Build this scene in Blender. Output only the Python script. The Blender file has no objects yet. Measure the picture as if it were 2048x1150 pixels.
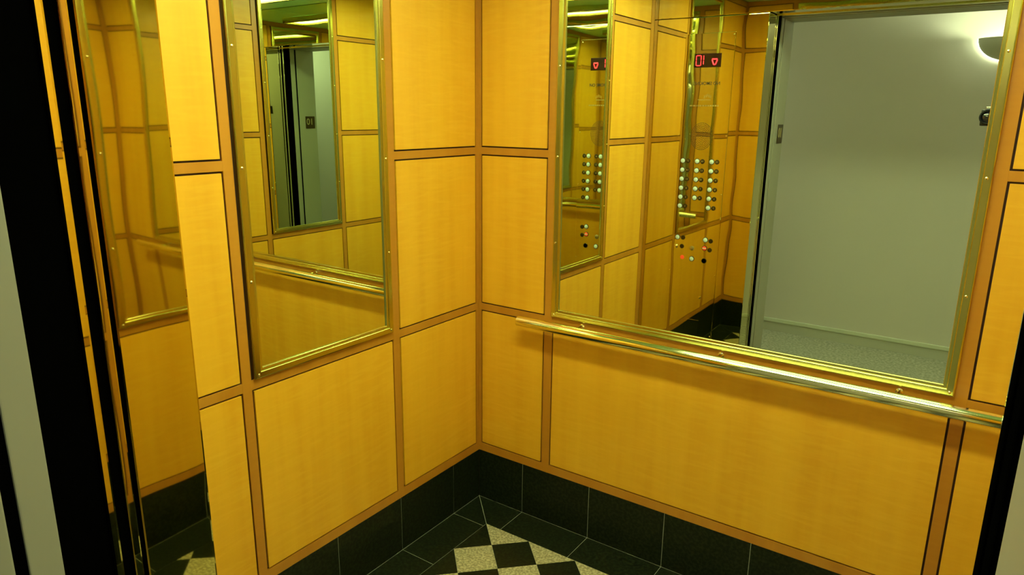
import bpy, bmesh, math, random
from mathutils import Vector, Matrix
random.seed(4)
S = bpy.context.scene
col = S.collection

# ---------------------------------------------------------------- camera, exposure, world
CAM = Vector((1.6711, -2.1754, 1.6283))
YAW, PITCH, ROLL, FPX = 0.6063, 0.2457, 0.01046, 1393.25
def cam_axes():
    cy, sy = math.cos(YAW), math.sin(YAW)
    f = Vector((-sy*math.cos(PITCH), cy*math.cos(PITCH), -math.sin(PITCH)))
    r = Vector((cy, sy, 0)); u = r.cross(f)
    return math.cos(ROLL)*r+math.sin(ROLL)*u, -math.sin(ROLL)*r+math.cos(ROLL)*u, f
R_, U_, F_ = cam_axes()
cd = bpy.data.cameras.new('camera'); cd.sensor_width = 36; cd.lens = FPX*36/2048; cd.clip_start = 0.01
co = bpy.data.objects.new('camera', cd); col.objects.link(co)
co.matrix_world = Matrix(((R_.x, U_.x, -F_.x, CAM.x), (R_.y, U_.y, -F_.y, CAM.y), (R_.z, U_.z, -F_.z, CAM.z), (0, 0, 0, 1)))
S.camera = co
S.view_settings.view_transform = 'Standard'; S.view_settings.look = 'None'
S.view_settings.gamma = 1; S.view_settings.use_curve_mapping = False
S.view_settings.exposure = 0.0
w = bpy.data.worlds.new('world'); S.world = w; w.use_nodes = True
w.node_tree.nodes['Background'].inputs[0].default_value = (0, 0, 0, 1)
S.cycles.max_bounces = 18; S.cycles.glossy_bounces = 14; S.cycles.diffuse_bounces = 6
S.cycles.sample_clamp_indirect = 6
CAB_LIGHT = 47.0         # emission of the cab's ceiling diffuser
HALL_LIGHT = 40.0

# ---------------------------------------------------------------- materials
def mat(name, base, rough=.5, metal=0., spec=.5, emis=None, es=0., coat=0.):
    m = bpy.data.materials.new(name); m.use_nodes = True
    b = m.node_tree.nodes['Principled BSDF']
    b.inputs['Base Color'].default_value = (*base, 1); b.inputs['Roughness'].default_value = rough
    b.inputs['Metallic'].default_value = metal; b.inputs['Specular IOR Level'].default_value = spec
    b.inputs['Coat Weight'].default_value = coat; b.inputs['Coat Roughness'].default_value = .12
    if emis: b.inputs['Emission Color'].default_value = (*emis, 1); b.inputs['Emission Strength'].default_value = es
    return m
def N(m, t, **k):
    n = m.node_tree.nodes.new(t)
    for a, v in k.items(): setattr(n, a, v)
    return n
def L(m, a, b): m.node_tree.links.new(a, b)
def wall_uv(m, sx, sz):
    """(x+y)*sx , (x-y)*.3 , z*sz from object coordinates: works on walls facing x or y"""
    tc = N(m, 'ShaderNodeTexCoord'); sp = N(m, 'ShaderNodeSeparateXYZ'); L(m, tc.outputs['Object'], sp.inputs[0])
    ad = N(m, 'ShaderNodeMath', operation='ADD'); L(m, sp.outputs[0], ad.inputs[0]); L(m, sp.outputs[1], ad.inputs[1])
    m1 = N(m, 'ShaderNodeMath', operation='MULTIPLY'); L(m, ad.outputs[0], m1.inputs[0]); m1.inputs[1].default_value = sx
    m2 = N(m, 'ShaderNodeMath', operation='MULTIPLY'); L(m, sp.outputs[2], m2.inputs[0]); m2.inputs[1].default_value = sz
    cb = N(m, 'ShaderNodeCombineXYZ'); L(m, m1.outputs[0], cb.inputs[0]); L(m, m2.outputs[0], cb.inputs[2])
    oi = N(m, 'ShaderNodeObjectInfo'); L(m, oi.outputs['Random'], cb.inputs[1])
    return cb.outputs[0]
def wood(name, c1, c2, c3, rough, figure):
    m = mat(name, c1, rough, coat=.12); b = m.node_tree.nodes['Principled BSDF']
    n1 = N(m, 'ShaderNodeTexNoise'); L(m, wall_uv(m, 16, .9), n1.inputs['Vector']); n1.inputs['Scale'].default_value = 1; n1.inputs['Detail'].default_value = 5
    n2 = N(m, 'ShaderNodeTexNoise'); L(m, wall_uv(m, 9, 60), n2.inputs['Vector']); n2.inputs['Scale'].default_value = 1; n2.inputs['Detail'].default_value = 2; n2.inputs['Distortion'].default_value = .6
    n3 = N(m, 'ShaderNodeTexNoise'); L(m, wall_uv(m, 2.2, 1.6), n3.inputs['Vector']); n3.inputs['Scale'].default_value = 1
    r1 = N(m, 'ShaderNodeMapRange'); r1.inputs[1].default_value = .3; r1.inputs[2].default_value = .7; L(m, n1.outputs[0], r1.inputs[0])
    mx = N(m, 'ShaderNodeMix', data_type='RGBA'); L(m, r1.outputs[0], mx.inputs[0]); mx.inputs[6].default_value = (*c1, 1); mx.inputs[7].default_value = (*c2, 1)
    r2 = N(m, 'ShaderNodeMapRange'); r2.inputs[1].default_value = .42; r2.inputs[2].default_value = .72; r2.inputs[4].default_value = figure; L(m, n2.outputs[0], r2.inputs[0])
    ml = N(m, 'ShaderNodeMath', operation='MULTIPLY'); L(m, r2.outputs[0], ml.inputs[0]); L(m, n3.outputs[0], ml.inputs[1])
    mx2 = N(m, 'ShaderNodeMix', data_type='RGBA'); L(m, ml.outputs[0], mx2.inputs[0]); L(m, mx.outputs[2], mx2.inputs[6]); mx2.inputs[7].default_value = (*c3, 1)
    L(m, mx2.outputs[2], b.inputs['Base Color'])
    return m
VENEER = wood('maple_veneer', (.78, .408, .016), (.70, .338, .010), (.88, .52, .038), .42, .45)
TRIM = wood('cherry_trim', (.50, .215, .016), (.43, .170, .010), (.57, .265, .024), .34, .3)
GROOVE = mat('shaded_groove_wood', (.035, .008, .003), .7)  # dark brown paints in the shade on the wood inside the grooves
def wavy(m, scale, dist):
    b = m.node_tree.nodes['Principled BSDF']
    tc = N(m, 'ShaderNodeTexCoord'); n = N(m, 'ShaderNodeTexNoise'); L(m, tc.outputs['Object'], n.inputs['Vector'])
    n.inputs['Scale'].default_value = scale; n.inputs['Detail'].default_value = 1
    bp = N(m, 'ShaderNodeBump'); bp.inputs['Distance'].default_value = dist; bp.inputs['Strength'].default_value = 1
    L(m, n.outputs[0], bp.inputs['Height']); L(m, bp.outputs[0], b.inputs['Normal'])
    return m
BRASS = mat('polished_brass', (.94, .90, .50), .09, 1.)
BRASS_FRAME = mat('brass_frame', (.66, .62, .18), .2, 1.)
BRASS_SHEET = wavy(mat('mirror_brass_sheet', (.74, .66, .28), .025, 1.), 3.2, .0016)
BRASS_CAP = mat('bright_brass', (.95, .85, .45), .2, 1.)
MIRROR = mat('mirror_glass', (.85, .93, .74), .004, 1.)
CEIL = wavy(mat('ceiling_panel_green_brass', (.45, .92, .85), .3, .2), 2.0, .004)
CEIL_TRIM = mat('ceiling_trim', (.30, .34, .15), .3, .8)
BLACK = mat('black_rubber_and_gap_shade', (.0010, .0010, .0008), .8, spec=.0)  # rubber edges; also fills the door gaps, black in place of their shade
STEEL = mat('sill_metal', (.35, .33, .25), .4, 1.)
PAINT = mat('grey_green_paint', (.30, .305, .22), .45)
HWALL = mat('hall_wall_paint', (.54, .51, .41), .8)
HSKIRT = mat('hall_skirting_paint', (.44, .44, .33), .6)
HBASE = mat('hall_baseboard_paint', (.55, .58, .42), .4)
HCEIL = mat('hall_ceiling_paint', (.75, .75, .68), .8)
def granite(name, c1, c2, scale, rough, spec=.5):
    m = mat(name, c1, rough, spec=spec); b = m.node_tree.nodes['Principled BSDF']
    tc = N(m, 'ShaderNodeTexCoord'); n = N(m, 'ShaderNodeTexNoise'); L(m, tc.outputs['Object'], n.inputs['Vector'])
    n.inputs['Scale'].default_value = scale; n.inputs['Detail'].default_value = 4
    r = N(m, 'ShaderNodeMapRange'); r.inputs[1].default_value = .42; r.inputs[2].default_value = .62; L(m, n.outputs[0], r.inputs[0])
    mx = N(m, 'ShaderNodeMix', data_type='RGBA'); L(m, r.outputs[0], mx.inputs[0]); mx.inputs[6].default_value = (*c1, 1); mx.inputs[7].default_value = (*c2, 1)
    L(m, mx.outputs[2], b.inputs['Base Color']); return m
GRAN_D = granite('black_granite', (.004, .006, .002), (.014, .020, .007), 90, .35, .25)
GRAN_L = granite('beige_granite', (.24, .22, .10), (.50, .46, .25), 110, .4)
GROUT = mat('pale_grout', (.38, .40, .28), .8)
CARPET = granite('hall_carpet', (.26, .26, .17), (.40, .38, .27), 60, .95, .1)
SEG_OFF = mat('display_window', (.02, .004, .002), .2)
RED = mat('red_led', (.5, .01, .01), .4, emis=(1, .03, .04), es=3.2)
BTN = mat('white_button', (.55, .68, .52), .35, emis=(.75, 1, .78), es=.10)
BRONZE = mat('dark_bronze', (.07, .045, .012), .35, .7)
LABELG = mat('raised_mark', (.45, .38, .15), .4, .6)
INK = mat('engraved_ink', (.03, .02, .004), .6)
ENGR = mat('faint_engraving', (.46, .36, .12), .45, .8)
REDB = mat('red_button', (.75, .08, .02), .4, emis=(1, .08, .02), es=.35)
LAMP2 = mat('lamp_diffuser_dim', (.9, .85, .6), .5, emis=(.88, 1., .62), es=CAB_LIGHT*.22)
LAMP = mat('lamp_diffuser', (.9, .85, .6), .5, emis=(.88, 1., .62), es=CAB_LIGHT)
BULB = mat('hall_bulb', (.9, .9, .9), .5, emis=(.93, 1., .80), es=HALL_LIGHT*24)
LEAK = mat('sconce_light_leak', (.9, .9, .85), .3, emis=(.95, 1., .9), es=3.5)  # glow painted in for lamplight leaking between bowl and wall
HFILL = mat('hall_fill_diffuser', (.9, .9, .9), .5, emis=(.90, 1., .78), es=HALL_LIGHT)  # glow of the added hall fill lights
SCONCE = mat('sconce_metal', (.55, .56, .44), .5, .1)
CAMB = mat('camera_black', (.01, .01, .01), .35)
CAMG = mat('camera_glass', (.02, .02, .03), .03, 0, 1.)
CAMS = mat('camera_silver', (.85, .85, .85), .2, 1.)

# ---------------------------------------------------------------- helpers
def link(name, bm, mats, parent=None, smooth=False, loc=None):
    bmesh.ops.recalc_face_normals(bm, faces=bm.faces)
    me = bpy.data.meshes.new(name); bm.to_mesh(me); bm.free()
    for m in (mats if isinstance(mats, (list, tuple)) else [mats]): me.materials.append(m)
    if smooth:
        for p in me.polygons: p.use_smooth = True
        me.set_sharp_from_angle(angle=math.radians(38))
    o = bpy.data.objects.new(name, me); col.objects.link(o)
    if parent is not None: o.parent = parent
    if loc is not None: o.location = loc
    return o
def box(bm, x0, x1, y0, y1, z0, z1, bev=0., mi=0):
    a, b = sorted((x0, x1)); c, d = sorted((y0, y1)); e, f = sorted((z0, z1))
    vs = [bm.verts.new(p) for p in ((a,c,e),(b,c,e),(b,d,e),(a,d,e),(a,c,f),(b,c,f),(b,d,f),(a,d,f))]
    fs = [bm.faces.new([vs[i] for i in q]) for q in ((3,2,1,0),(4,5,6,7),(0,1,5,4),(1,2,6,5),(2,3,7,6),(3,0,4,7))]
    for q in fs: q.material_index = mi
    if bev:
        es = list({e_ for q in fs for e_ in q.edges})
        r = bmesh.ops.bevel(bm, geom=es, offset=bev, segments=2, affect='EDGES', profile=.7)
        for q in r['faces']: q.material_index = mi
def B(*a, **k):
    bm = bmesh.new(); box(bm, *a, **k); return bm
def tube(bm, p, q, r0, r1=None, seg=20, caps=True, mi=0):
    p, q = Vector(p), Vector(q); r1 = r0 if r1 is None else r1
    d = (q-p).normalized(); a = d.orthogonal().normalized(); b = d.cross(a)
    ra = [bm.verts.new(p+r0*(math.cos(t)*a+math.sin(t)*b)) for t in [2*math.pi*i/seg for i in range(seg)]]
    rb = [bm.verts.new(q+r1*(math.cos(t)*a+math.sin(t)*b)) for t in [2*math.pi*i/seg for i in range(seg)]]
    fs = [bm.faces.new((ra[i], ra[(i+1) % seg], rb[(i+1) % seg], rb[i])) for i in range(seg)]
    if caps: fs += [bm.faces.new(ra[::-1]), bm.faces.new(rb)]
    for f in fs: f.material_index = mi
def lathe(bm, o, axis, prof, seg=20, a0=0, a1=2*math.pi, mi=0):
    """prof: list of (distance along the axis, radius)"""
    o = Vector(o); d = Vector(axis).normalized()
    a = Vector((0, 0, 1)) if abs(d.z) < .9 else Vector((1, 0, 0)); a = (a-d*a.dot(d)).normalized(); b = d.cross(a)
    full = abs(a1-a0-2*math.pi) < 1e-6; n = seg if full else seg+1
    rings = [[bm.verts.new(o+d*h+max(r, 1e-5)*(math.cos(t)*a+math.sin(t)*b)) for t in [a0+(a1-a0)*i/seg for i in range(n)]] for h, r in prof]
    for A_, B_ in zip(rings, rings[1:]):
        for i in range(seg):
            f = bm.faces.new((A_[i], A_[(i+1) % n], B_[(i+1) % n], B_[i])); f.material_index = mi
def empty(name, loc=(0, 0, 0)):
    o = bpy.data.objects.new(name, None); col.objects.link(o); o.location = loc; o.empty_display_size = .05; return o
def tag(o, label, cat, group=None):
    o['label'] = label; o['category'] = cat
    if group: o['group'] = group
    return o
def structure(o): o['kind'] = 'structure'; return o
def text_mesh(name, s, size, M4, m, parent, depth=.0006, align='CENTER'):
    cu = bpy.data.curves.new(name, 'FONT'); cu.body = s; cu.size = size; cu.extrude = depth; cu.offset = .012*size
    cu.align_x = align; cu.align_y = 'CENTER'
    t = bpy.data.objects.new('tmp_text', cu); col.objects.link(t)
    bpy.context.view_layer.update()
    me = bpy.data.meshes.new_from_object(t.evaluated_get(bpy.context.evaluated_depsgraph_get()))
    bpy.data.objects.remove(t); me.transform(M4); me.name = name
    me.materials.clear(); me.materials.append(m)
    o = bpy.data.objects.new(name, me); col.objects.link(o); o.parent = parent; return o

# ---------------------------------------------------------------- dimensions (metres)
CW = 2.003; D = 1.575; ZC = 2.41
XL, XR = 0.612, 1.692                       # clear opening
ZH = 2.125                                  # head of the opening
ZR = [(.222, .2598), (.8461, .880), (1.4694, 1.5019), (2.0732, 2.1039), (ZC-.035, ZC)]   # rails
G = .003                                    # half width of the shadow gap
MT = 2.372                                  # mirror top

# ---------------------------------------------------------------- cab walls: backing, trim, veneer panels
def to_wall(kind):
    """map (u along the wall, w out of the wall, z) to world"""
    if kind == 'left': return lambda u, w, z: (w, -u, z)
    if kind == 'right': return lambda u, w, z: (CW-w, -u, z)
    return lambda u, w, z: (u, -w, z)
def wbox(bm, f, u0, u1, w0, w1, z0, z1, bev=0., mi=0):
    p, q = f(u0, w0, z0), f(u1, w1, z1); box(bm, p[0], q[0], p[1], q[1], z0, z1, bev, mi)
def build_wall(kind, length, cols, mir):
    """cols: list of panel columns (u0,u1); mir: index of the column that carries the mirror"""
    f = to_wall(kind); bm = bmesh.new()
    wbox(bm, f, -.04 if kind != 'back' else -.04, length+(.04 if kind == 'back' else 0), -.05, -.007, 0, ZC+.05)
    wall = structure(link('wall_'+kind, bm, GROOVE))
    bm = bmesh.new()
    # stiles
    edges = [-.0+0.0]+[e for c in cols for e in c]+[length]
    for i in range(0, len(edges), 2):
        u0, u1 = edges[i], edges[i+1]
        a = u0+(G if i else -.007); b = u1-(G if i+2 < len(edges) else -.0)
        wbox(bm, f, a, b, -.0065, 0, ZR[0][0], ZC, .0008)
    for k, c in enumerate(cols):
        for j, (z0, z1) in enumerate(ZR):
            if k == mir and j >= 2 and j < 4: continue
            a, b = c[0]-G-.001, c[1]+G+.001
            zz0 = z0+G if j else z0; zz1 = z1-G if j < 4 else z1
            if k == mir and j == 1: zz1 = z1-.002
            if k == mir and j == 4: zz0 = MT+.003
            wbox(bm, f, a, b, -.0065, -.0003, zz0, zz1, .0006)
    link('wood_trim', bm, TRIM, wall, False)
    for k, c in enumerate(cols):
        for j in range(4):
            if k == mir and j > 0: continue
            z0, z1 = ZR[j][1], ZR[j+1][0]
            bm = bmesh.new(); wbox(bm, f, c[0]+G, c[1]-G, -.0068, .0006, z0+G*.8, z1-G*.8, .0008)
            link('veneer_panel', bm, VENEER, wall)
    return wall
A0, A1R, A1L, A2R, A2L, A3 = .0211, .4602, .4977, 1.0637, 1.0997, 1.5284
side_cols = [(A0, A1R), (A1L, A2R), (A2L, A3)]
build_wall('left', D, side_cols, 1)
build_wall('right', D, side_cols, 1)
B0, B1L, B1R, B2L, B2R = .0138, .3125, .3536, 1.6507, 1.6887
back_cols = [(B0, B1L), (B1R, B2L), (B2R, CW-B0)]
build_wall('back', CW, back_cols, 1)

# ---------------------------------------------------------------- black granite base, tile by tile with pale joints
def base(kind, length, joints):
    f = to_wall(kind); bm = bmesh.new()
    wbox(bm, f, 0 if kind == 'back' else 0, length, -.0068, -.0015, 0, .2215, 0, 1)
    e = [0]+joints+[length]
    for a, b in zip(e, e[1:]): wbox(bm, f, a+.0011, b-.0011, -.0066, 0, .0012, .2218, .0004)
    structure(link('baseboard_'+kind, bm, [GRAN_D, GROUT]))
ja = [.1738+.3076*i for i in range(5)]; jb = [.2249+.3112*i for i in range(6)]
base('left', D, ja); base('right', D, ja); base('back', CW, jb)

# ---------------------------------------------------------------- cab floor
def clip(poly, ax, val, keep_gt):
    out = []
    for i in range(len(poly)):
        p, q = poly[i], poly[(i+1) % len(poly)]
        ip = (p[ax] >= val) == keep_gt; iq = (q[ax] >= val) == keep_gt
        if ip: out.append(p)
        if ip != iq:
            t = (val-p[ax])/(q[ax]-p[ax]); out.append((p[0]+t*(q[0]-p[0]), p[1]+t*(q[1]-p[1])))
    return out
def tile(bm, poly, mi, g=.0009):
    """poly in (x, d); shrink towards the inside and lay as a thin slab"""
    poly = [p for i, p in enumerate(poly) if (Vector(p)-Vector(poly[i-1])).length > 1e-5]
    n = len(poly)
    if n < 3: return
    ar = sum(poly[i][0]*poly[(i+1) % n][1]-poly[(i+1) % n][0]*poly[i][1] for i in range(n))/2
    if abs(ar) < 2e-5: return
    if ar < 0: poly = poly[::-1]
    pts = []
    for i in range(n):
        a, b, c = Vector(poly[i-1]), Vector(poly[i]), Vector(poly[(i+1) % n])
        u, v = (b-a), (c-b)
        if u.length < 1e-6 or v.length < 1e-6: continue
        u.normalize(); v.normalize(); n1 = Vector((-u.y, u.x)); n2 = Vector((-v.y, v.x))
        k = 1+n1.dot(n2)
        if k < .05: continue
        pts.append(b+g*(n1+n2)/k)
    if len(pts) < 3: return
    top = [bm.verts.new((p.x, -p.y, 0)) for p in pts]; bot = [bm.verts.new((p.x, -p.y, -.004)) for p in pts]
    fs = [bm.faces.new(top)]+[bm.faces.new((top[i], top[(i+1) % len(pts)], bot[(i+1) % len(pts)], bot[i])) for i in range(len(pts))]
    for q in fs: q.material_index = mi
bm = bmesh.new(); BW = .1546; h = .2075
box(bm, -.005, CW+.005, .005, -D-.01, -.03, -.0008, 0, 2)
X0, X1, Y0, Y1 = BW, CW-BW, BW, D-BW
for i in range(-12, 24):
    for j in range(-16, 20):
        q = [(i, j), (i+1, j), (i+1, j+1), (i, j+1)]
        poly = [(BW+h*(u+v)/2, BW+h*(u-v)/2) for u, v in q]
        for ax, val, kg in ((0, X0, True), (0, X1, False), (1, Y0, True), (1, Y1, False)):
            poly = clip(poly, ax, val, kg)
            if not poly: break
        if poly: tile(bm, poly, 1 if (i+j) % 2 == 0 else 0, .0004)
def border(joints, lo, hi, fn):
    e = [0]+[j for j in joints if lo < j < hi]+[None]
    for k in range(len(e)-1):
        a = e[k]; b = e[k+1]
        if b is None: b = hi+BW
        poly = [(a, 0), (b, 0), (b if b < hi else hi, BW), (a if a > BW else BW, BW)]
        if a == 0: poly = [(0, 0), (b, 0), (b, BW), (BW, BW)]
        tile(bm, [fn(*p) for p in poly], 0)
border(jb, BW, X1, lambda u, v: (u, v))
border(ja, BW, Y1, lambda u, v: (v, u))
border(ja, BW, Y1, lambda u, v: (CW-v, u))
border(jb, BW, X1, lambda u, v: (u, D-v))
structure(link('floor', bm, [GRAN_D, GRAN_L, GROUT]))

# ---------------------------------------------------------------- cab ceiling: greenish polished panels, dark joints
bm = bmesh.new(); box(bm, -.04, CW+.04, .04, -D-.12, ZC+.012, ZC+.06)
ceil = structure(link('ceiling', bm, CEIL_TRIM))
for i in range(3):
    for j in range(2):
        x0, x1 = CW*i/3, CW*(i+1)/3; y0, y1 = -D*j/2, -D*(j+1)/2
        link('ceiling_panel', B(x0+.004, x1-.004, y0-.004, y1+.004, ZC, ZC+.011, bev=.002), CEIL, ceil)
# luminous fixtures
def cab_light(x0, x1, y0, y1, label, m=None):
    t = tag(empty('ceiling_light', ((x0+x1)/2, (y0+y1)/2, ZC)), label, 'ceiling light')
    cx, cy = t.location.x, t.location.y
    X, Y = (x1-x0)/2, (y1-y0)/2
    bm = bmesh.new()
    for s in (-1, 1):
        box(bm, -X-.02, X+.02, s*Y-.01, s*Y+.01, -.045, -.0005, .003)
        box(bm, s*X-.01+s*.01, s*X+.01+s*.01, -Y, Y, -.045, -.0005, .003)
    link('lamp_frame', bm, BRASS_FRAME, t, True)
    link('diffuser', B(-X+.002, X-.002, -Y+.012, Y-.012, -.030, -.002, bev=.004), m or LAMP, t)
    return t
cab_light(.36, 1.64, -1.17, -.97, 'long brass framed ceiling light of the cab nearest the doorway')
cab_light(.36, 1.64, -.47, -.27, 'long brass framed ceiling light of the cab nearest the wide mirror', LAMP2)

# ---------------------------------------------------------------- mirrors with brass frames
PROF = [(0, 0), (0, .0095), (.002, .0118), (.0045, .0125), (.019, .0125), (.0205, .0115), (.0215, .0085), (.0285, .0075), (.030, .006), (.030, -.001)]
def wall_mirror(kind, u0, u1, z0, z1, screws_z, label):
    f = to_wall(kind); org = Vector(f((u0+u1)/2, -.0, z0))
    t = tag(empty('wall_mirror', org), label, 'mirror')
    def P(u, w, z): return Vector(f(u, w, z))-org
    bm = bmesh.new(); loops = []
    for q, wv in PROF:
        loops.append([bm.verts.new(P(u, wv-.0065 if wv <= 0 else wv-.001, z)) for u, z in ((u0+q, z0+q), (u1-q, z0+q), (u1-q, z1-q), (u0+q, z1-q))])
    for a, b in zip(loops, loops[1:]):
        for i in range(4): bm.faces.new((a[i], a[(i+1) % 4], b[(i+1) % 4], b[i]))
    link('brass_frame', bm, BRASS_FRAME, t, False)
    bm = bmesh.new(); e = .026
    p, q = P(u0+e, -.0055, z0+e), P(u1-e, .0015, z1-e); box(bm, p.x, q.x, p.y, q.y, p.z, q.z)
    link('mirror_glass', bm, MIRROR, t)
    ax = P(0, 1, 0)-P(0, 0, 0)
    for z in screws_z:
        for u in (u0+.0125, u1-.0125):
            bm = bmesh.new(); c = P(u, .0118, z)
            lathe(bm, c, ax, [(0, .0042), (.0012, .0040), (.0022, .0028), (.0026, 0)], 10)
            link('screw', bm, BRASS_CAP, t, True)
    return t
SZ = [.8925, 1.166, 1.478, 1.787, 2.09, 2.36]
wall_mirror('left', A1L+.0035, A2R-.0035, .8805, MT, SZ, 'tall narrow brass framed mirror on the left wall of the elevator cab')
wall_mirror('right', A1L+.0035, A2R-.0035, .8805, MT, SZ, 'tall narrow brass framed mirror on the right cab wall, seen only reflected')
wall_mirror('back', B1R-.004, B2L+.003, .8805, MT, SZ, 'wide brass framed mirror above the handrail on the back wall')

# ---------------------------------------------------------------- handrail
hr = tag(empty('handrail', (1.0, -.062, .857)), 'polished brass handrail under the wide mirror on the back wall', 'handrail')
bm = bmesh.new(); r = .0195; x0, x1 = .232-1.0, 1.772-1.0
lathe(bm, (x0, 0, 0), (1, 0, 0), [(0, 0), (0, r*.7), (.0015, r*.92), (.004, r), (.007, r), (x1-x0-.007, r), (x1-x0-.004, r), (x1-x0-.0015, r*.92), (x1-x0, r*.7), (x1-x0, 0)], 32)
link('rail_tube', bm, BRASS, hr, True)
for xb in (.480, 1.002, 1.522):
    bm = bmesh.new()
    lathe(bm, (xb-1, .0615, .006), (0, -1, -.02), [(0, .011), (.002, .0105), (.004, .0065), (.046, .0058)], 16)
    link('bracket', bm, BRASS_CAP, hr, True)

# ---------------------------------------------------------------- front wall: returns, transom
TH = .117                                   # depth of the cab's front returns
def front(name, x0, x1, z0, z1):
    bm = B(x0, x1, -D-TH, -D, z0, z1, bev=.003)
    return structure(link(name, bm, BRASS_SHEET))
front('wall_front_left', -.0, XL, .001, ZH-.001)
front('wall_front_right', XR+.006, CW, .001, ZH-.001)
front('wall_front_transom', 0, CW, ZH+.0015, ZC)
# slim brass strips and dark reveals beyond the cab's jamb, left side of the doorway
bm = bmesh.new()
box(bm, XL-.30, XL-.004, -1.699, -1.692, 0, ZH+.25)          # black fill for the shade in the reveal
structure(link('trim_reveal', bm, BLACK))
structure(link('trim_brass_strip', B(XL-.05, XL, -1.712, -1.699, .0, ZH, bev=.002), BRASS_SHEET))
bm = bmesh.new(); box(bm, XL-.3, XL-.005, -1.728, -1.7125, 0, ZH+.25); structure(link('trim_gap', bm, BLACK))  # black fill for the shade between the brass strips
structure(link('trim_strike', B(XL-.05, XL, -1.742, -1.7285, .0, ZH, bev=.003), BRASS_SHEET))
# shallow black box standing in for the unlit depth of the hoistway gap, left
bm = bmesh.new(); box(bm, XL-.31, XL-.004, -1.810, -1.7425, -.2, ZH+.25); structure(link('trim_hoistway_gap', bm, BLACK))
# head pieces over the doorway
bm = bmesh.new(); box(bm, XL-.01, XR+.8, -1.81, -1.693, ZH+.012, ZH+.25); structure(link('trim_head_gap', bm, BLACK))  # black fill for the unlit gap above the doorway
structure(link('trim_head_strip', B(XL, XR+.2, -1.735, -1.699, ZH-.004, ZH+.011, bev=.002), BRASS_FRAME))
# hallway door frame: strike post, groove, painted jamb with head
def painted_frame():
    bm = bmesh.new()
    box(bm, XL-.10, XL, -1.853, -1.8105, 0, ZH, .002)
    box(bm, XL-.20, XL, -2.052, -1.870, 0, ZH, .003)
    box(bm, XR, XR+.20, -2.052, -1.870, 0, ZH, .003)
    box(bm, XL-.20, XR+.20, -2.052, -1.870, ZH+.0005, ZH+.14, .003)
    box(bm, XL-.10, XR+.2, -1.853, -1.8105, ZH+.0005, ZH+.1, .002)
    o = structure(link('trim_hall_door_frame', bm, PAINT))
    bm = bmesh.new()
    box(bm, XL-.20, XL-.004, -1.8695, -1.8535, 0, ZH+.1); box(bm, XL-.2, XR+.2, -1.8695, -1.8535, ZH+.006, ZH+.1)
    link('shadow_groove', bm, BLACK, o)  # black fill for the shade in the frame's groove
painted_frame()

# sliding doors parked behind the right jamb; black safety edges face the opening
def sliding_door(name, y0, y1, m, label):
    t = tag(empty(name, (XR+.5, (y0+y1)/2, 0)), label, 'elevator door')
    w_ = (y0-y1)/2
    link('door_panel', B(-.485, .6, -w_, w_, .008, ZH-.004, bev=.002), m, t)
    link('safety_edge', B(-.5015, -.4855, -w_, w_, .008, ZH-.004, bev=.003), BLACK, t)
    return t
sliding_door('cab_door', -1.747, -1.785, BRASS_SHEET, 'open cab door with black safety edge at the right side of the doorway')
sliding_door('landing_door', -1.813, -1.853, PAINT, 'open landing door with black edge behind the cab door, nearest the hallway')
bm = bmesh.new(); box(bm, XR+.007, XR+1.1, -1.8125, -1.7855, 0, ZH); box(bm, XR+.0165, XR+1.1, -1.8695, -1.8535, 0, ZH)
box(bm, XR+.018, XR+1.1, -1.7465, -1.693, 0, ZH)
structure(link('trim_door_pocket', bm, BLACK))  # black fill for the shade around the parked doors
bm = bmesh.new(); box(bm, XL-.02, XR+.02, -D-TH-.03, -D-.002, -.02, .0005); box(bm, XL-.02, XR+.02, -1.8, -1.73, -.02, .0005); box(bm, XL-.02, XR+.02, -2.05, -1.812, -.02, .0005)
for k in range(3): box(bm, XL-.02, XR+.02, -1.632-.018*k, -1.637-.018*k, .0005, .002)
structure(link('trim_door_sill', bm, STEEL))

# ---------------------------------------------------------------- control panel on the left return (faces the back wall)
COP = tag(empty('elevator_control_panel', (.31, -D, .42)), 'brass control panel with rows of white floor buttons and a red display', 'control panel')
def cp(x, y, z): return Vector((x-.31, y, z-.42))        # y: distance proud of the return's face
def cbox(bm, x0, x1, y0, y1, z0, z1, bev=0., mi=0):
    a, b = cp(x0, y0, z0), cp(x1, y1, z1); box(bm, a.x, b.x, a.y, b.y, a.z, b.z, bev, mi)
bm = bmesh.new(); cbox(bm, .172, .452, .0003, .0035, .392, 2.043, .0015); link('faceplate', bm, BRASS_SHEET, COP)
for x in (.180, .444):
    for z in (.405, .76, 1.21, 1.52, 2.03):
        bm = bmesh.new(); lathe(bm, (0, 0, 0), (0, 1, 0), [(0, .004), (.0015, .0035), (.002, 0)], 10)
        link('screw', bm, BRASS_CAP, COP, True, cp(x, .0035, z))
TXT = Matrix(((-1, 0, 0, 0), (0, 0, 1, 0), (0, 1, 0, 0), (0, 0, 0, 1)))     # text x -> -x, text y -> z, faces +y
def ctext(name, s, size, x, z, m, parent=COP, d=.0005, y=.0036, off=(0, 0, 0)):
    p = cp(x, y, z)-Vector(off)
    return text_mesh(name, s, size, Matrix.Translation(p) @ TXT, m, parent, d)
bm = bmesh.new(); cbox(bm, .240, .386, .0033, .0055, 1.871, 1.941, .001); disp = link('display', bm, SEG_OFF, COP)
bm = bmesh.new(); S7 = .0035
def seg(x0, x1, z0, z1): cbox(bm, x0, x1, .0054, .0062, z0, z1)
zz0, zz1 = 1.879, 1.934                                    # the digit nought: six strokes
seg(.250, .254, zz0+.003, (zz0+zz1)/2-.002); seg(.250, .254, (zz0+zz1)/2+.002, zz1-.003)
seg(.276, .280, zz0+.003, (zz0+zz1)/2-.002); seg(.276, .280, (zz0+zz1)/2+.002, zz1-.003)
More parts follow.
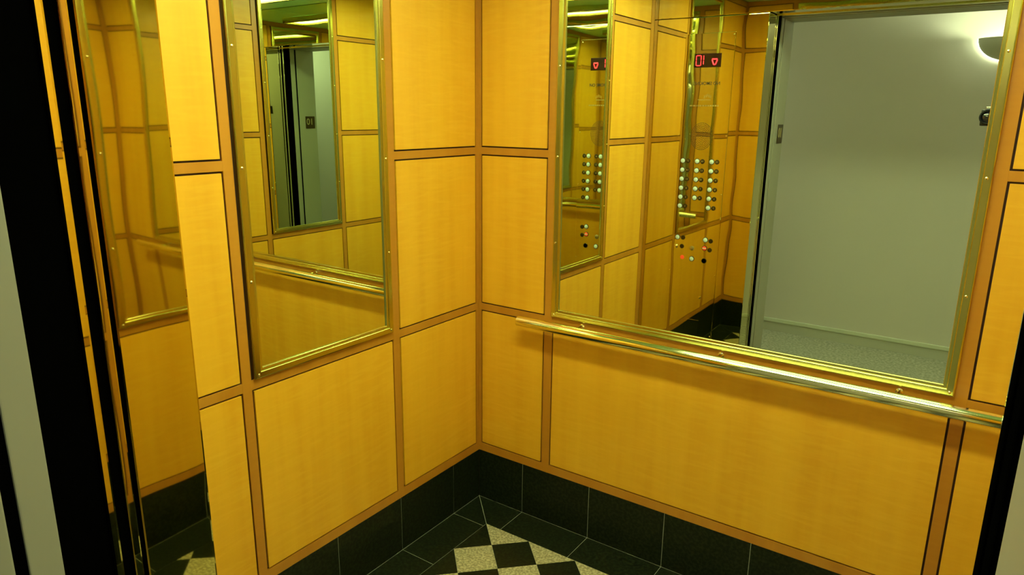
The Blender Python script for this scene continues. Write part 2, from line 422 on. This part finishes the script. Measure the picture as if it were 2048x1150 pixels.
seg(.255, .275, zz0, zz0+.0045); seg(.255, .275, zz1-.0045, zz1)
link('digit_nought', bm, RED, disp)
bm = bmesh.new(); seg(.290, .294, zz0+.008, (zz0+zz1)/2-.002); seg(.290, .294, (zz0+zz1)/2+.002, zz1-.003); link('digit_one', bm, RED, disp)
bm = bmesh.new()
for (xa, za), (xb, zb) in (((.338, 1.912), (.366, 1.912)), ((.338, 1.908), (.347, 1.885)), ((.366, 1.908), (.357, 1.885)), ((.347, 1.885), (.357, 1.885))):
    tube(bm, cp(xa, .0058, za), cp(xb, .0058, zb), .0034, seg=8)
link('down_arrow', bm, RED, disp)
ctext('no_smoking_text', 'NO SMOKING', .0235, .315, 1.789, INK)
bm = bmesh.new()
for k in range(7): tube(bm, cp(.345-.006*k, .0036, 1.722-.003*abs(3-k)), cp(.345-.006*k, .0036, 1.735-.003*abs(3-k)+.002), .0012, seg=6)
cbox(bm, .275, .345, .0034, .0042, 1.704, 1.708)
link('engraved_pictogram', bm, ENGR, COP)
bm = bmesh.new(); rnd = random.Random(2); x = .232
while x < .392:
    w_ = rnd.uniform(.004, .014); cbox(bm, x, x+w_, .0034, .0041, 1.672, 1.679); x += w_+.004
link('engraved_line', bm, ENGR, COP)
bm = bmesh.new()                                            # speaker holes
for rr in range(1, 9):
    nn = rr*6
    for k in range(nn):
        a = 2*math.pi*k/nn
        lathe(bm, cp(.31+.0075*rr*math.cos(a), .0036, 1.515+.0088*rr*math.sin(a)), (0, 1, 0), [(0, .0026), (.0003, 0)], 6)
link('speaker_holes', bm, INK, COP)
zrows = [1.382-.0498*i for i in range(6)]; xcols = [.216, .297, .378]
def round_button(x, z, m, name='floor_button', r=.0122, label=None):
    o = cp(x, .0036, z); bm = bmesh.new()
    lathe(bm, (0, 0, 0), (0, 1, 0), [(0, r+.003), (.002, r+.003), (.003, r+.0012), (.003, r)], 20, mi=1)
    lathe(bm, (0, 0, 0), (0, 1, 0), [(.0028, r+.0002), (.0045, r*.85), (.0052, 0)], 20)
    b = link(name, bm, [m, BRONZE], COP, True, o)
    if label: b['label'] = label
    return b
def plate(x, z, s, r=.0125):
    o = cp(x, .0036, z); bm = bmesh.new()
    lathe(bm, (0, 0, 0), (0, 1, 0), [(0, r), (.0015, r), (.0022, r*.85), (.0022, 0)], 18)
    b = link('button_label', bm, BRONZE, COP, True, o)
    if s:
        text_mesh('raised_mark', s, .014, Matrix.Translation((0, .0024, 0)) @ TXT, LABELG, b, .0004)
k = 1
for r_i in range(5, -1, -1):
    for c_i in (2, 1, 0):
        if r_i == 5 and c_i == 1: continue
        round_button(xcols[c_i], zrows[r_i], BTN)
        plate(xcols[c_i]+.0295, zrows[r_i], str(k)); k += 1
round_button(.215, .955, BTN, 'door_button'); plate(.247, .955, '')
round_button(.377, .955, BTN, 'door_button'); plate(.407, .951, '')
plate(.244, .905, ''); plate(.405, .901, '')
bm = bmesh.new(); lathe(bm, (0, 0, 0), (0, 1, 0), [(0, .012), (.003, .012), (.005, .008), (.012, .006), (.012, 0)], 16)
link('key_switch', bm, BRASS_CAP, COP, True, cp(.209, .0036, .903))
bm = bmesh.new(); lathe(bm, (0, 0, 0), (0, 1, 0), [(0, .013), (.002, .013), (.004, .009), (.004, 0)], 16)
link('key_switch', bm, ENGR, COP, True, cp(.303, .0036, .900))
round_button(.375, .908, REDB, 'stop_button', .012, 'red stop button')
bm = bmesh.new(); box(bm, -.010, .010, 0, .001, -.002, .002); link('stop_bar', bm, BTN, COP, loc=cp(.375, .0086, .908))
round_button(.306, .840, BTN, 'call_button')
round_button(.378, .837, BLACK, 'round_black_button', .012, 'black round button')
bm = bmesh.new(); lathe(bm, cp(.250, .0036, .843), (0, 1, 0), [(0, .012), (.002, .011), (.003, 0)], 18); link('red_lamp', bm, REDB, COP)
bm = bmesh.new(); cbox(bm, .300, .372, .0036, .0042, .486, .489); link('faceplate_slot', bm, BRASS_CAP, COP)
bm = bmesh.new(); lathe(bm, (0, 0, 0), (0, 1, 0), [(0, .008), (.003, .008), (.004, .004), (.004, 0)], 14); link('cabinet_lock', bm, BRASS_CAP, COP, True, cp(.369, .0036, .625))

# ---------------------------------------------------------------- floor number plate on the painted jamb
sg = tag(empty('floor_number_plate', (XL+.0001, -1.980, 1.528)), 'small dark floor number plate reading 10 on the painted hallway jamb', 'sign')
link('plate', B(0, .003, -.050, .050, -.052, .052, bev=.002), BRONZE, sg)
TX = Matrix(((0, 0, 1, 0), (1, 0, 0, 0), (0, 1, 0, 0), (0, 0, 0, 1)))
text_mesh('number', '10', .075, Matrix.Translation((.0034, .004, .004)) @ TX, LABELG, sg, .0006)

# ---------------------------------------------------------------- hallway
HY0, HY1 = -2.04, -3.27; HX0, HX1 = -2.6, 4.8; HZ = 2.62
bm = bmesh.new(); box(bm, HX0, HX1, -2.04, HY1-.1, -.06, -.0005); structure(link('floor_hall', bm, CARPET))
bm = bmesh.new(); box(bm, HX0, HX1, HY1-.1, HY1, 0, HZ); structure(link('wall_hall_far', bm, HWALL))
bm = bmesh.new(); box(bm, HX0, XL-.19, HY0, HY0+.10, 0, HZ); box(bm, XR+.19, HX1, HY0, HY0+.10, 0, HZ); box(bm, XL-.19, XR+.19, HY0, HY0+.10, ZH+.135, HZ)
structure(link('wall_hall_near', bm, HWALL))
structure(link('wall_hall_left', B(HX0-.1, HX0, HY1, HY0, 0, HZ), HWALL)); structure(link('wall_hall_right', B(HX1, HX1+.1, HY1, HY0, 0, HZ), HWALL))
bm = bmesh.new(); box(bm, HX0, HX1, HY1-.1, HY0+.1, HZ, HZ+.06); structure(link('ceiling_hall', bm, HCEIL))
sk = structure(link('baseboard_hall', B(HX0, HX1, HY1, HY1+.010, .0, .072), HSKIRT))
link('baseboard_cap', B(HX0, HX1, HY1, HY1+.017, .0722, .101, bev=.005), HBASE, sk)
# dark shaft walls close the space between cab and hallway wall
bm = bmesh.new(); box(bm, XL-.31, XL-.30, -2.04, -1.693, 0, ZC); structure(link('wall_shaft', bm, BLACK))
def sconce(x, label):
    t = tag(empty('wall_sconce', (x, HY1, 2.105)), label, 'wall lamp')
    bm = bmesh.new(); R0, Hh = .172, .135; n = 22; m_ = 9
    for q, s in ((1., 0), (.955, .004)):
        rows = [[bm.verts.new((R0*q*math.sin(a)*math.cos(b), .022+s*.3+R0*.62*q*math.sin(a)*math.sin(b), -Hh*q*math.cos(a))) for b in [math.pi*i/n for i in range(n+1)]] for a in [math.pi/2*j/m_ for j in range(m_+1)]]
        rows[0] = [rows[0][0]]*(n+1)
        for A_, B_ in zip(rows, rows[1:]):
            for i in range(n):
                f4 = list(dict.fromkeys((A_[i], A_[i+1], B_[i+1], B_[i])))
                if len(f4) > 2: bm.faces.new(f4)
    link('bowl', bm, SCONCE, t, True)
    bm = bmesh.new(); pts = [Vector((-(R0+.002)*math.cos(a), .014, -(Hh+.003)*math.sin(a))) for a in [math.pi*i/24 for i in range(25)]]
    for p, q in zip(pts, pts[1:]): tube(bm, p, q, .0032, seg=8)
    link('light_leak_arc', bm, LEAK, t, True)  # glowing arc added for the light that escapes behind the bowl
    link('back_plate', B(-.05, .05, .0, .010, -.10, .0, bev=.003), SCONCE, t)
    bm = bmesh.new(); tube(bm, (0, .01, -.06), (0, .05, -.06), .008, seg=10); link('lamp_arm', bm, SCONCE, t, True)
    bm = bmesh.new(); lathe(bm, (0, .055, -.075), (0, 0, 1), [(0, 0), (.004, .016), (.02, .027), (.045, .03), (.07, .022), (.082, 0)], 16); link('bulb', bm, BULB, t, True)
    return t
sconce(1.60, 'grey half bowl wall sconce glowing on the hallway wall, reflected in the wide mirror')
# unseen fill lights added on the hallway ceiling to brighten the hall
for x, lab in ((-.9, 'unseen fill light added on the hallway ceiling, left of the elevator doorway'), (3.2, 'unseen fill light added on the hallway ceiling, right of the elevator doorway')):
    t = tag(empty('hall_fill_light', (x, (HY0+HY1)/2, HZ)), lab, 'ceiling light')
    bm = bmesh.new()
    for s in (-1, 1): box(bm, -.2, .2, s*.19-.01, s*.19+.01, -.04, -.0005, .003); box(bm, s*.19-.01, s*.19+.01, -.18, .18, -.04, -.0005, .003)
    link('lamp_frame', bm, SCONCE, t); link('diffuser', B(-.178, .178, -.178, .178, -.03, -.002, bev=.004), HFILL, t)

# ---------------------------------------------------------------- the camera that the wide mirror shows, held up in the hallway
cm = tag(empty('photo_camera', (1.568, -2.240, 1.632)), 'black photo camera with silver trim, seen at the right edge of the wide mirror', 'camera')
bm = bmesh.new(); box(bm, -.03, .085, -.055, -.005, -.045, .038, .008); link('body', bm, CAMB, cm)
bm = bmesh.new(); lathe(bm, (0, -.006, 0), (0, 1, 0), [(0, .036), (.012, .037), (.014, .034), (.030, .034), (.036, .036), (.040, .033), (.038, .029), (.030, .027)], 28); link('lens_barrel', bm, CAMB, cm, True)
bm = bmesh.new(); lathe(bm, (0, .020, 0), (0, 1, 0), [(0, .027), (.004, .022), (.007, .012), (.008, 0)], 24); link('lens_glass', bm, CAMG, cm, True)
bm = bmesh.new(); box(bm, -.012, .045, -.045, -.004, .0385, .052, .004); link('flash_housing', bm, CAMS, cm)
